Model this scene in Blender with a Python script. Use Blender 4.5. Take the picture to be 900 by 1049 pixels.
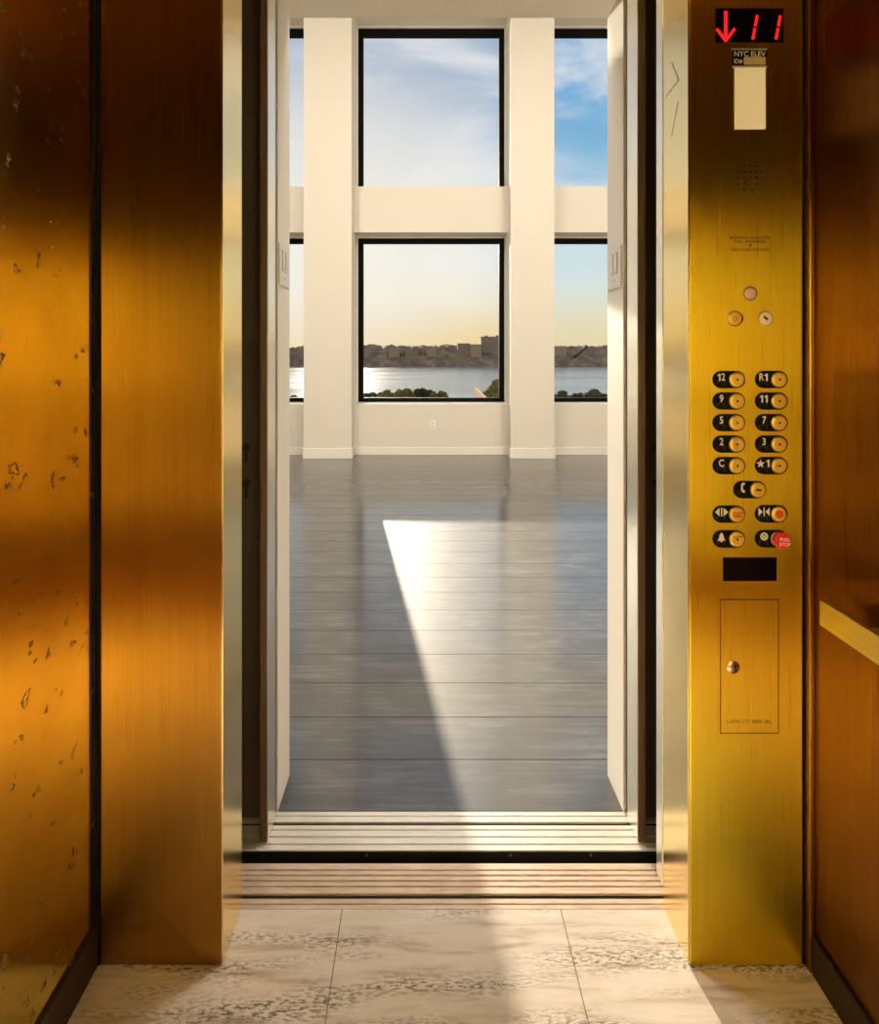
import bpy, bmesh, math, random
from mathutils import Vector, noise as mnoise
random.seed(7)
for o in list(bpy.data.objects):
    bpy.data.objects.remove(o)
SC = bpy.context.scene
COL = SC.collection
F = 600.0                       # focal length in pixels of the 900 x 1049 frame
CX, CY, EYE = 435.0, 362.0, 1.4  # vanishing point and eye height

# ------------------------------------------------------------------ camera
cam = bpy.data.cameras.new('camera')
cam.sensor_fit = 'VERTICAL'; cam.sensor_height = 24.0
cam.lens = F / 1049.0 * 24.0
cam.shift_x = (450.0 - CX) / 1049.0
cam.shift_y = -(524.5 - CY) / 1049.0
cam.clip_start = 0.02; cam.clip_end = 20000
camo = bpy.data.objects.new('camera', cam); COL.objects.link(camo)
camo.location = (0, 0, EYE); camo.rotation_euler = (math.pi / 2, 0, 0)
SC.camera = camo
SC.view_settings.view_transform = 'Standard'
SC.view_settings.look = 'None'
SC.view_settings.exposure = 0.0
SC.view_settings.gamma = 1.0
SC.view_settings.use_curve_mapping = False

# ------------------------------------------------------------------ world / sky
SKY_STRENGTH = 1.0
w = bpy.data.worlds.new('evening_sky'); SC.world = w
w.use_nodes = True
nt = w.node_tree; nt.nodes.clear()
def N(nt, t, **kw):
    n = nt.nodes.new(t)
    for k, v in kw.items():
        if k.startswith('i_'):
            key = k[2:]
            key = int(key) if key.isdigit() else key.replace('_', ' ')
            n.inputs[key].default_value = v
        else:
            setattr(n, k, v)
    return n
def math_n(nt, op, a, b=None, c=None, clamp=False):
    n = nt.nodes.new('ShaderNodeMath'); n.operation = op; n.use_clamp = clamp
    for i, v in enumerate((a, b, c)):
        if v is None: continue
        if isinstance(v, (int, float)): n.inputs[i].default_value = v
        else: nt.links.new(v, n.inputs[i])
    return n.outputs[0]
def ramp(nt, fac, stops, interp='LINEAR'):
    n = nt.nodes.new('ShaderNodeValToRGB'); r = n.color_ramp; r.interpolation = interp
    while len(r.elements) < len(stops): r.elements.new(0.5)
    for e, (p, c) in zip(r.elements, stops):
        e.position = p
        e.color = (c[0], c[1], c[2], 1) if hasattr(c, '__len__') else (c, c, c, 1)
    nt.links.new(fac, n.inputs[0])
    return n.outputs[0]
def mix(nt, fac, a, b, blend='MIX'):
    n = nt.nodes.new('ShaderNodeMix'); n.data_type = 'RGBA'; n.blend_type = blend
    for s, v in ((0, fac), (6, a), (7, b)):
        if isinstance(v, (int, float)): n.inputs[s].default_value = v
        elif isinstance(v, tuple): n.inputs[s].default_value = (v[0], v[1], v[2], 1)
        else: nt.links.new(v, n.inputs[s])
    return n.outputs[2]
def S(r, g, b):  # 8-bit sRGB -> linear
    f = lambda v: (v / 255 / 12.92) if v / 255 <= 0.04045 else ((v / 255 + 0.055) / 1.055) ** 2.4
    return (f(r), f(g), f(b))

tc = N(nt, 'ShaderNodeTexCoord')
sep = N(nt, 'ShaderNodeSeparateXYZ'); nt.links.new(tc.outputs['Generated'], sep.inputs[0])
hyp = math_n(nt, 'SQRT', math_n(nt, 'ADD', math_n(nt, 'MULTIPLY', sep.outputs[0], sep.outputs[0]),
                                math_n(nt, 'MULTIPLY', sep.outputs[1], sep.outputs[1])))
tanel = math_n(nt, 'DIVIDE', sep.outputs[2], math_n(nt, 'MAXIMUM', hyp, 0.05))
azi = math_n(nt, 'ARCTAN2', sep.outputs[0], sep.outputs[1])        # 0 = straight ahead, + = right
base = ramp(nt, tanel, [(0.0, S(244, 212, 150)), (0.04, S(246, 222, 176)), (0.09, S(247, 236, 214)), (0.16, S(241, 241, 238)),
                        (0.28, S(214, 222, 232)), (0.45, S(184, 196, 214)), (0.62, S(166, 180, 204)), (1.0, S(120, 150, 200))])
blue = ramp(nt, tanel, [(0.0, S(238, 216, 168)), (0.05, S(236, 224, 190)), (0.12, S(216, 230, 228)), (0.2, S(196, 222, 234)),
                        (0.30, S(140, 190, 222)), (0.45, S(110, 172, 220)), (0.62, S(100, 162, 214)), (1.0, S(80, 140, 205))])
right = ramp(nt, math_n(nt, 'MULTIPLY_ADD', azi, 1.0, 0.5), [(0.56, 0.0), (0.74, 1.0)], 'EASE')
sky = mix(nt, right, base, blue)
mp = N(nt, 'ShaderNodeMapping'); mp.inputs['Scale'].default_value = (1.0, 1.0, 2.6); mp.inputs['Location'].default_value = (0.35, 0.2, 0.1)
nt.links.new(tc.outputs['Generated'], mp.inputs[0])
n1 = N(nt, 'ShaderNodeTexNoise', i_Scale=2.6, i_Detail=7.0, i_Roughness=0.55, i_Distortion=0.5)
nt.links.new(mp.outputs[0], n1.inputs['Vector'])
n2 = N(nt, 'ShaderNodeTexNoise', i_Scale=9.0, i_Detail=6.0, i_Roughness=0.6)
nt.links.new(mp.outputs[0], n2.inputs['Vector'])
cl = ramp(nt, n1.outputs['Fac'], [(0.42, 0.0), (0.64, 0.8)], 'EASE')
cl2 = ramp(nt, n2.outputs['Fac'], [(0.5, 0.0), (0.75, 0.35)], 'EASE')
elm = ramp(nt, tanel, [(0.12, 0.0), (0.26, 1.0)])
clf = math_n(nt, 'MULTIPLY', math_n(nt, 'MAXIMUM', cl, cl2), elm)
sky = mix(nt, clf, sky, S(238, 236, 238))
# bright haze around the low sun
sunglow = ramp(nt, math_n(nt, 'SQRT', math_n(nt, 'ADD', math_n(nt, 'POWER', math_n(nt, 'ADD', azi, 0.15), 2.0),
                     math_n(nt, 'POWER', math_n(nt, 'SUBTRACT', tanel, 0.216), 2.0))), [(0.0, 1.0), (0.12, 0.6), (0.34, 0.0)], 'EASE')
sky = mix(nt, sunglow, sky, (1.0, 0.93, 0.80))
bg = N(nt, 'ShaderNodeBackground'); bg.inputs[1].default_value = SKY_STRENGTH
nt.links.new(sky, bg.inputs[0])
wo = N(nt, 'ShaderNodeOutputWorld'); nt.links.new(bg.outputs[0], wo.inputs[0])

# ------------------------------------------------------------------ sun
SUN_AZ = math.atan(0.151); SUN_TAN = 0.2162
sd = Vector((-math.sin(SUN_AZ), math.cos(SUN_AZ), SUN_TAN)).normalized()   # towards the sun
sun = bpy.data.lights.new('sun', 'SUN'); sun.energy = 9.0; sun.angle = math.radians(0.53); sun.color = (1.0, 0.84, 0.62)
suno = bpy.data.objects.new('sun', sun); COL.objects.link(suno)
suno.rotation_euler = (-sd).to_track_quat('-Z', 'Y').to_euler()
suno.location = (-2, 12, 4)

def area(name, loc, sx, sy, power, color, direction=(0, 0, -1)):
    l = bpy.data.lights.new(name, 'AREA'); l.shape = 'RECTANGLE'; l.size = sx; l.size_y = sy
    l.energy = power; l.color = color
    o = bpy.data.objects.new(name, l); COL.objects.link(o); o.location = loc
    o.rotation_euler = Vector(direction).to_track_quat('-Z', 'Y').to_euler()
    return o
LOFT_CEIL = 6.6
LOFT_FILLS = [(-2.15, 3.6), (2.35, 3.6)]  # added lights above the view that lift the loft brightness
for lx, ly in LOFT_FILLS:
    area('loft_fill_light', (lx, ly, LOFT_CEIL - 0.09), 0.40, 2.0, 160, (1.0, 0.95, 0.87))
CAR_CEIL = 2.62
CAR_FILLS = [(-0.20, 1.10), (0.34, 1.10)]  # unseen lights added to brighten the travertine
for lx, ly in CAR_FILLS:
    area('car_fill_light', (lx, ly, CAR_CEIL - 0.012), 0.12, 0.12, 0.3, (1.0, 0.84, 0.64))
rear_fill = area('rear_fill_light', (0.44, 0.34, CAR_CEIL - 0.012), 0.74, 0.03, 20.0, (1.0, 0.97, 0.70), (0.0, -0.62, -1.22))  # added light on the rear bands, for the glow in the columns
rear_fill.data.spread = math.radians(32)
cl = area('floor_fill_light', (0.10, 0.12, CAR_CEIL - 0.012), 0.9, 0.10, 22.0, (1.0, 0.90, 0.70)); cl.data.spread = math.radians(44)  # added light on the floor that the columns mirror low down

# ------------------------------------------------------------------ helpers
def X(px, d): return (px - CX) * d / F
def Z(py, d): return EYE - (py - CY) * d / F

def tag(o, label=None, cat=None, group=None, kind=None):
    if label: o['label'] = label
    if cat: o['category'] = cat
    if group: o['group'] = group
    if kind: o['kind'] = kind
    return o
def empty(name, loc, label, cat, group=None):
    o = bpy.data.objects.new(name, None); COL.objects.link(o); o.location = loc
    o.empty_display_size = 0.05
    return tag(o, label, cat, group)
class MB:
    def __init__(s): s.bm = bmesh.new()
    def box(s, x0, x1, y0, y1, z0, z1, bevel=0.0, seg=2):
        vs = [s.bm.verts.new((x, y, z)) for x in (x0, x1) for y in (y0, y1) for z in (z0, z1)]
        fs = [(0, 1, 3, 2), (4, 6, 7, 5), (0, 4, 5, 1), (2, 3, 7, 6), (0, 2, 6, 4), (1, 5, 7, 3)]
        faces = [s.bm.faces.new([vs[i] for i in f]) for f in fs]
        if bevel > 0:
            es = {e for f in faces for e in f.edges}
            bmesh.ops.bevel(s.bm, geom=list(es), offset=bevel, segments=seg, affect='EDGES', profile=0.5)
        return s
    def poly_extrude(s, pts, axis, a0, a1, bevel=0.0):
        """pts: 2-D outline in the plane perpendicular to axis; extruded from a0 to a1"""
        def mk(p, a):
            if axis == 'x': return (a, p[0], p[1])
            if axis == 'y': return (p[0], a, p[1])
            return (p[0], p[1], a)
        A = [s.bm.verts.new(mk(p, a0)) for p in pts]; B = [s.bm.verts.new(mk(p, a1)) for p in pts]
        n = len(pts)
        fa = s.bm.faces.new(A); fb = s.bm.faces.new(B[::-1])
        for i in range(n): s.bm.faces.new((A[i], B[i], B[(i + 1) % n], A[(i + 1) % n]))
        if bevel > 0:
            es = list(fa.edges) + list(fb.edges)
            bmesh.ops.bevel(s.bm, geom=es, offset=bevel, segments=2, affect='EDGES', profile=0.5)
        return s
    def lathe(s, c, prof, axis='y', n=28):
        """prof: (radius, offset along axis) ; towards the camera is negative y"""
        rings = []
        for r, h in prof:
            if r < 1e-6:
                rings.append([s._ax(c, 0, 0, h, axis)])
            else:
                rings.append([s._ax(c, r * math.cos(2 * math.pi * k / n), r * math.sin(2 * math.pi * k / n), h, axis) for k in range(n)])
        for a, b in zip(rings[:-1], rings[1:]):
            for k in range(n):
                k2 = (k + 1) % n
                if len(a) == 1 and len(b) == 1: continue
                if len(a) == 1: s.bm.faces.new((a[0], b[k2], b[k]))
                elif len(b) == 1: s.bm.faces.new((a[k], a[k2], b[0]))
                else: s.bm.faces.new((a[k], a[k2], b[k2], b[k]))
        if len(rings[0]) > 1: s.bm.faces.new(rings[0][::-1])
        if len(rings[-1]) > 1: s.bm.faces.new(rings[-1])
        return s
    def _ax(s, c, u, v, h, axis):
        if axis == 'y': p = (c[0] + u, c[1] + h, c[2] + v)
        elif axis == 'x': p = (c[0] + h, c[1] + u, c[2] + v)
        else: p = (c[0] + u, c[1] + v, c[2] + h)
        return s.bm.verts.new(p)
    def bar(s, p, q, width, y0, y1):
        """flat stroke from p to q (x,z) of a given width between y0 and y1"""
        p = Vector(p); q = Vector(q); d = (q - p).normalized(); n = Vector((-d.y, d.x)) * width / 2
        return s.poly_extrude([p + n, q + n, q - n, p - n], 'y', y0, y1)
    def build(s, name, mat, parent=None, smooth=False, local=False):
        bmesh.ops.recalc_face_normals(s.bm, faces=s.bm.faces)
        me = bpy.data.meshes.new(name); s.bm.to_mesh(me); s.bm.free()
        me.materials.append(mat)
        if smooth:
            for p in me.polygons: p.use_smooth = True
            me.set_sharp_from_angle(angle=math.radians(40))
        o = bpy.data.objects.new(name, me); COL.objects.link(o)
        if parent is not None:
            o.parent = parent
            if not local:
                t = Vector((0, 0, 0)); q = parent
                while q is not None: t += Vector(q.location); q = q.parent
                me.transform(__import__('mathutils').Matrix.Translation(-t))
        return o
def struct(o):
    o['kind'] = 'structure'; return o
def text_mesh(name, s, size, loc, mat, parent, align='CENTER', sx=1.0, depth=0.0004, bold=0.0, line=1.0):
    """raised lettering on a plane facing the camera (-y)"""
    c = bpy.data.curves.new(name, 'FONT'); c.body = s; c.size = size; c.align_x = align; c.align_y = 'CENTER'
    c.extrude = depth; c.offset = bold; c.space_line = line; c.resolution_u = 4
    t = bpy.data.objects.new(name, c); COL.objects.link(t)
    bpy.context.view_layer.update()
    dg = bpy.context.evaluated_depsgraph_get()
    me = bpy.data.meshes.new_from_object(t.evaluated_get(dg))
    bpy.data.objects.remove(t)
    t0 = Vector((0, 0, 0)); q = parent
    while q is not None: t0 += Vector(q.location); q = q.parent
    for v in me.vertices:
        x, y, z = v.co
        v.co = Vector((loc[0] + x * sx, loc[1] - z, loc[2] + y)) - t0
    me.name = name
    me.materials.clear(); me.materials.append(mat)
    o = bpy.data.objects.new(name, me); COL.objects.link(o); o.parent = parent
    return o

# ------------------------------------------------------------------ materials
def mat(name, col=(0.5, 0.5, 0.5), rough=0.5, metal=0.0, spec=0.5, emit=None, es=1.0):
    m = bpy.data.materials.new(name); m.use_nodes = True
    b = m.node_tree.nodes['Principled BSDF']
    b.inputs['Base Color'].default_value = (*col, 1); b.inputs['Roughness'].default_value = rough
    b.inputs['Metallic'].default_value = metal; b.inputs['Specular IOR Level'].default_value = spec
    if emit:
        b.inputs['Emission Color'].default_value = (*emit, 1); b.inputs['Emission Strength'].default_value = es
    return m
def bsdf(m): return m.node_tree.nodes['Principled BSDF']
def obj_coord(nt, scale=(1, 1, 1), loc=(0, 0, 0), src='Object'):
    t = N(nt, 'ShaderNodeTexCoord'); mp = N(nt, 'ShaderNodeMapping')
    mp.inputs['Scale'].default_value = scale; mp.inputs['Location'].default_value = loc
    nt.links.new(t.outputs[src], mp.inputs[0]); return mp.outputs[0]
def noise_n(nt, vec, scale, detail=4.0, rough=0.5, dist=0.0):
    n = N(nt, 'ShaderNodeTexNoise', i_Scale=scale, i_Detail=detail, i_Roughness=rough, i_Distortion=dist)
    nt.links.new(vec, n.inputs['Vector']); return n.outputs['Fac']
def bump(nt, b, h, strength, dist=0.01):
    bp = N(nt, 'ShaderNodeBump'); bp.inputs['Strength'].default_value = strength; bp.inputs['Distance'].default_value = dist
    nt.links.new(h, bp.inputs['Height']); nt.links.new(bp.outputs[0], b.inputs['Normal'])

def brushed(name, c0, c1, rough, aniso=0.85, tangent=(1, 0, 0), streak=(420, 420, 2.2), edge=None):
    """vertically brushed metal: fine grain lines along z, highlights spread across the grain"""
    m = mat(name, c0, rough, 1.0); nt = m.node_tree; b = bsdf(m)
    v = obj_coord(nt, streak)
    g = noise_n(nt, v, 1.0, 3.0, 0.6)
    v2 = obj_coord(nt, (26, 26, 0.7))
    g2 = noise_n(nt, v2, 1.0, 3.0, 0.5)
    f = math_n(nt, 'ADD', math_n(nt, 'MULTIPLY', g, 0.75), math_n(nt, 'MULTIPLY', g2, 0.25))
    fac = ramp(nt, f, [(0.32, 0.0), (0.68, 1.0)])
    nt.links.new(mix(nt, fac, c0, c1), b.inputs['Base Color'])
    nt.links.new(math_n(nt, 'MULTIPLY_ADD', g, 0.16, rough - 0.08), b.inputs['Roughness'])
    b.inputs['Anisotropic'].default_value = aniso
    cx = N(nt, 'ShaderNodeCombineXYZ'); cx.inputs[0].default_value, cx.inputs[1].default_value, cx.inputs[2].default_value = tangent
    nt.links.new(cx.outputs[0], b.inputs['Tangent'])
    if edge: b.inputs['Specular Tint'].default_value = (*edge, 1)
    bump(nt, b, g, 0.10, 0.0006)
    return m

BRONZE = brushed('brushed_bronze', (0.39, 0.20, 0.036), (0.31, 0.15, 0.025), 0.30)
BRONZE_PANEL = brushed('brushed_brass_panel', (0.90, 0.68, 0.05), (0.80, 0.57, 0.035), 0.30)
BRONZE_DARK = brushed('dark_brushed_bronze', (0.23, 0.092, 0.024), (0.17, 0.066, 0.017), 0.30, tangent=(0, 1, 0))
SATIN = brushed('satin_brass_reveal', (0.95, 0.75, 0.36), (0.91, 0.69, 0.30), 0.2, 0.4, (0, 1, 0), edge=(1, 1, 1))
STEEL = brushed('satin_door_steel', (0.95, 0.92, 0.84), (0.90, 0.86, 0.78), 0.32, 0.4, (0, 1, 0))
PAN = mat('dark_door_pan', S(72, 58, 47), 0.55, 0.0)
LIP = mat('door_lip_bronze', S(104, 82, 62), 0.45, 0.3)
BLACK = mat('black_void', (0.004, 0.0035, 0.003), 0.6)
GASKET = mat('dark_joint', (0.008, 0.005, 0.003), 0.7, 0, 0.15)
WHITE_WALL = mat('warm_white_paint', (0.71, 0.655, 0.575), 0.75, 0, 0.2)
nt_ = WHITE_WALL.node_tree; bump(nt_, bsdf(WHITE_WALL), noise_n(nt_, obj_coord(nt_), 180, 2), 0.05, 0.002)
TRIM_WHITE = mat('white_trim_paint', (0.78, 0.74, 0.67), 0.45, 0, 0.35)
PLATE_WHITE = mat('white_plastic_plate', (0.78, 0.79, 0.78), 0.35)
PLATE_GREY = mat('pale_grey_plastic', (0.60, 0.61, 0.60), 0.4)
FRAME_BLACK = mat('black_window_frame', (0.003, 0.003, 0.003), 0.7, 0, 0.1)
CEIL = mat('ceiling_paint', (0.80, 0.77, 0.71), 0.8)

# polished, scuffed bronze of the wall beside the camera
def patina():
    m = mat('polished_patina_bronze', (0.8, 0.45, 0.08), 0.14, 1.0); nt = m.node_tree; b = bsdf(m)
    v = obj_coord(nt)
    big = noise_n(nt, v, 5.0, 6.0, 0.65, 0.4)
    c = mix(nt, ramp(nt, big, [(0.3, 0.0), (0.7, 1.0)]), (0.97, 0.84, 0.26), (0.78, 0.64, 0.15))
    vor = N(nt, 'ShaderNodeTexVoronoi', i_Scale=24.0); vor.feature = 'F1'
    wv = N(nt, 'ShaderNodeTexNoise', i_Scale=24.0, i_Detail=3.0)
    nt.links.new(v, wv.inputs['Vector'])
    vm = N(nt, 'ShaderNodeVectorMath', operation='MULTIPLY_ADD')
    vm.inputs[1].default_value = (0.075, 0.075, 0.12)
    nt.links.new(wv.outputs['Color'], vm.inputs[0]); nt.links.new(v, vm.inputs[2])
    nt.links.new(vm.outputs[0], vor.inputs['Vector'])
    band = ramp(nt, vor.outputs['Distance'], [(0.10, 0.0), (0.16, 1.0), (0.19, 1.0), (0.25, 0.0)])
    gate = ramp(nt, noise_n(nt, v, 13.0, 2.0, 0.5), [(0.48, 0.0), (0.56, 1.0)])
    mk = math_n(nt, 'MULTIPLY', band, gate)
    speck = ramp(nt, noise_n(nt, v, 60.0, 5.0, 0.7), [(0.60, 0.0), (0.72, 0.35)])
    mk = math_n(nt, 'MAXIMUM', mk, speck)
    nt.links.new(mix(nt, mk, c, (0.20, 0.095, 0.024)), b.inputs['Base Color'])
    nt.links.new(math_n(nt, 'ADD', math_n(nt, 'MULTIPLY', mk, 0.35), math_n(nt, 'MULTIPLY_ADD', big, 0.14, 0.07)), b.inputs['Roughness'])
    bump(nt, b, big, 0.04, 0.01)
    return m
PATINA = patina()

def travertine():
    m = mat('travertine', (0.7, 0.6, 0.48), 0.38, 0, 0.4); nt = m.node_tree; b = bsdf(m)
    v = obj_coord(nt, (2.2, 16, 16))
    n = noise_n(nt, v, 1.6, 8.0, 0.62, 0.5)
    c = ramp(nt, n, [(0.28, S(176, 156, 140)), (0.45, S(226, 215, 206)), (0.58, S(238, 229, 222)), (0.8, S(206, 188, 170))])
    band = ramp(nt, noise_n(nt, obj_coord(nt, (1.3, 9, 9), (3, 1, 0)), 1.4, 3.0, 0.5, 0.3), [(0.46, 0.0), (0.62, 1.0)])
    pit = ramp(nt, noise_n(nt, obj_coord(nt, (34, 110, 60)), 1.6, 4.0, 0.65), [(0.47, 0.0), (0.58, 1.0)])
    pm = math_n(nt, 'MULTIPLY', pit, band)
    c = mix(nt, math_n(nt, 'MULTIPLY', pm, 0.85), c, S(96, 74, 58))
    nt.links.new(c, b.inputs['Base Color'])
    nt.links.new(math_n(nt, 'MULTIPLY_ADD', pm, 0.3, 0.34), b.inputs['Roughness'])
    bump(nt, b, math_n(nt, 'SUBTRACT', 1.0, pm), 0.35, 0.002)
    return m
TRAV = travertine()
GROUT = mat('grout', S(120, 100, 78), 0.8)

def plank_mat():
    m = mat('dark_stained_oak', (0.06, 0.05, 0.045), 0.46, 0, 0.5); nt = m.node_tree; b = bsdf(m)
    at = N(nt, 'ShaderNodeAttribute'); at.attribute_name = 'tone'
    v = obj_coord(nt, (1.2, 22, 22))
    g = noise_n(nt, v, 2.0, 8.0, 0.62, 0.8)
    v2 = obj_coord(nt, (3, 5, 5))
    g2 = noise_n(nt, v2, 1.4, 5.0, 0.6, 0.6)
    f = math_n(nt, 'ADD', math_n(nt, 'MULTIPLY', g, 0.6), math_n(nt, 'MULTIPLY', g2, 0.4))
    c = ramp(nt, f, [(0.3, S(30, 30, 33)), (0.5, S(52, 52, 55)), (0.72, S(94, 91, 90))])
    c = mix(nt, 1.0, c, at.outputs['Color'], 'MULTIPLY')
    nt.links.new(c, b.inputs['Base Color'])
    nt.links.new(math_n(nt, 'MULTIPLY_ADD', f, 0.2, 0.42), b.inputs['Roughness'])
    b.inputs['Coat Weight'].default_value = 1.0; b.inputs['Coat IOR'].default_value = 1.7
    nt.links.new(math_n(nt, 'MULTIPLY_ADD', f, 0.14, 0.075), b.inputs['Coat Roughness'])
    bump(nt, b, f, 0.06, 0.002)
    return m
OAK = plank_mat()
SEAM = mat('seam_dark', (0.01, 0.009, 0.008), 0.7)
def sill_mat(name, a, bcol, rough, metal):
    m = mat(name, a, rough, metal); nt = m.node_tree; b = bsdf(m)
    n = noise_n(nt, obj_coord(nt, (8, 60, 60)), 2.0, 6.0, 0.65)
    nt.links.new(mix(nt, ramp(nt, n, [(0.35, 0.0), (0.7, 1.0)]), a, bcol), b.inputs['Base Color'])
    return m
SILL_ALU = sill_mat('worn_aluminium_sill', (0.86, 0.83, 0.79), (0.72, 0.68, 0.63), 0.42, 0.15)
SILL_BRONZE = sill_mat('worn_bronze_sill', (0.84, 0.69, 0.58), (0.60, 0.45, 0.35), 0.42, 0.15)
glass = bpy.data.materials.new('clear_window_glass'); glass.use_nodes = True
g = glass.node_tree; g.nodes.clear()
tr = N(g, 'ShaderNodeBsdfTransparent'); tr.inputs[0].default_value = (0.97, 0.98, 0.98, 1)
gl = N(g, 'ShaderNodeBsdfGlossy'); gl.inputs['Roughness'].default_value = 0.01
lw = N(g, 'ShaderNodeFresnel'); lw.inputs[0].default_value = 1.14
ms = N(g, 'ShaderNodeMixShader'); go = N(g, 'ShaderNodeOutputMaterial')
g.links.new(lw.outputs[0], ms.inputs[0]); g.links.new(tr.outputs[0], ms.inputs[1]); g.links.new(gl.outputs[0], ms.inputs[2]); g.links.new(ms.outputs[0], go.inputs[0])
FILL_GLOW = mat('fill_diffuser', (0.9, 0.88, 0.82), 0.5, emit=(1, 0.9, 0.76), es=3.0)  # glowing face of the added loft lights

# ------------------------------------------------------------------ loft shell
D_IN0, D_IN1 = 1.790, 1.944       # the wall that holds the lift entrance
OPL, OPR, HEAD = -0.449, 0.606, 2.513
LX0, LX1 = -4.6, 5.0
WALL_D, COL_D, WIN_D, OUT_D = 8.08, 7.80, 8.40, 8.62
SILL_Z, HEAD_LO, SILL_HI, HEAD_HI = 0.702, 3.07, 3.703, 6.08

# plank floor, each plank a strip with a dark joint
PW = 0.2352
bm = bmesh.new(); tone = bm.loops.layers.float_color.new('tone')
y = 2.019 - PW
while y < WALL_D + 0.05:
    x = LX0 - random.random() * 5.0
    while x < LX1:
        L = 16.0 + random.random() * 4.0
        a, b_ = max(x, LX0), min(x + L, LX1)
        y0, y1 = max(y, D_IN0), min(y + PW, WALL_D + 0.02)
        t = 0.78 + random.random() * 0.44
        c = (t, t * (0.97 + random.random() * 0.05), t * (0.95 + random.random() * 0.08), 1)
        if b_ - a > 0.05:
            e = 0.0016
            vs = [(a + e, y0 + e, -0.0015), (b_ - e, y0 + e, -0.0015), (b_ - e, y1 - e, -0.0015), (a + e, y1 - e, -0.0015)]
            e2 = 0.0017
            ts = [(a + e2, y0 + e2, 0), (b_ - e2, y0 + e2, 0), (b_ - e2, y1 - e2, 0), (a + e2, y1 - e2, 0)]
            lo = [(p[0], p[1], -0.02) for p in vs]
            V = [bm.verts.new(p) for p in lo + vs + ts]
            fl = [bm.faces.new((V[8], V[9], V[10], V[11]))]
            for k in range(4):
                k2 = (k + 1) % 4
                fl.append(bm.faces.new((V[4 + k], V[4 + k2], V[8 + k2], V[8 + k])))
                fl.append(bm.faces.new((V[k], V[k2], V[4 + k2], V[4 + k])))
            for f in fl:
                for l in f.loops: l[tone] = c
        x += L
    y += PW
me = bpy.data.meshes.new('floor'); bm.to_mesh(me); bm.free(); me.materials.append(OAK)
floor = struct(bpy.data.objects.new('floor', me)); COL.objects.link(floor)
struct(MB().box(LX0, LX1, D_IN0, WALL_D + 0.5, -0.12, -0.019).build('floor_subfloor', SEAM))

# far wall, built round its windows: bays between the piers
PIERS = [(-4.6, -3.715), (-1.612, -0.975), (1.142, 1.7225), (3.85, 5.0)]
BAYS = [(-3.715, -1.612), (-0.975, 1.142), (1.7225, 3.85)]
b = MB()
for i, (x0, x1) in enumerate(PIERS):
    b.box(x0, x1, COL_D, OUT_D, 0, LOFT_CEIL)
for x0, x1 in BAYS:
    b.box(x0, x1, WALL_D, OUT_D, 0, SILL_Z)
    b.box(x0, x1, WALL_D, OUT_D, HEAD_LO, SILL_HI)
    b.box(x0, x1, WALL_D, OUT_D, HEAD_HI, LOFT_CEIL)
struct(b.build('wall_far', WHITE_WALL))
# thin casings inside each opening
# baseboards
for i, (x0, x1) in enumerate(PIERS):
    b = MB(); b.box(x0 - 0.012, x1 + 0.012, COL_D - 0.014, COL_D + 0.3, 0, 0.135, 0.004)
    struct(b.build('baseboard_pier', TRIM_WHITE))
for x0, x1 in BAYS:
    struct(MB().box(x0 + 0.013, x1 - 0.013, WALL_D - 0.014, WALL_D + 0.02, 0, 0.106, 0.004).build('baseboard_far', TRIM_WHITE))
# windows
n = 1
for bx0, bx1 in BAYS:
    for z0, z1 in ((SILL_Z, HEAD_LO), (SILL_HI, HEAD_HI)):
        x0, x1 = bx0 + 0.020, bx1 - 0.004
        zz0, zz1 = z0 + 0.003, z1 - 0.022
        t = 0.072
        b = MB()
        b.box(x0, x0 + t, WIN_D, WIN_D + 0.07, zz0, zz1, 0.003)
        b.box(x1 - t, x1, WIN_D, WIN_D + 0.07, zz0, zz1, 0.003)
        b.box(x0 + t, x1 - t, WIN_D, WIN_D + 0.07, zz0, zz0 + t * 0.8, 0.003)
        b.box(x0 + t, x1 - t, WIN_D, WIN_D + 0.07, zz1 - t * (1.0 if z0 < 2 else 1.5), zz1, 0.003)
        fr = struct(b.build('window_%d' % n, FRAME_BLACK))
        MB().box(x0 + t * 0.7, x1 - t * 0.7, WIN_D + 0.03, WIN_D + 0.038, zz0 + 0.03, zz1 - 0.04).build('pane', glass, fr)
        # white casing that closes the opening to the frame
        c = MB()
        c.box(bx0, x0, WIN_D - 0.03, WIN_D + 0.08, z0, z1)
        c.box(x1, bx1, WIN_D - 0.03, WIN_D + 0.08, z0, z1)
        c.box(x0, x1, WIN_D - 0.03, WIN_D + 0.08, zz1, z1)
        c.build('window_casing', TRIM_WHITE, fr)
        n += 1

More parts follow.
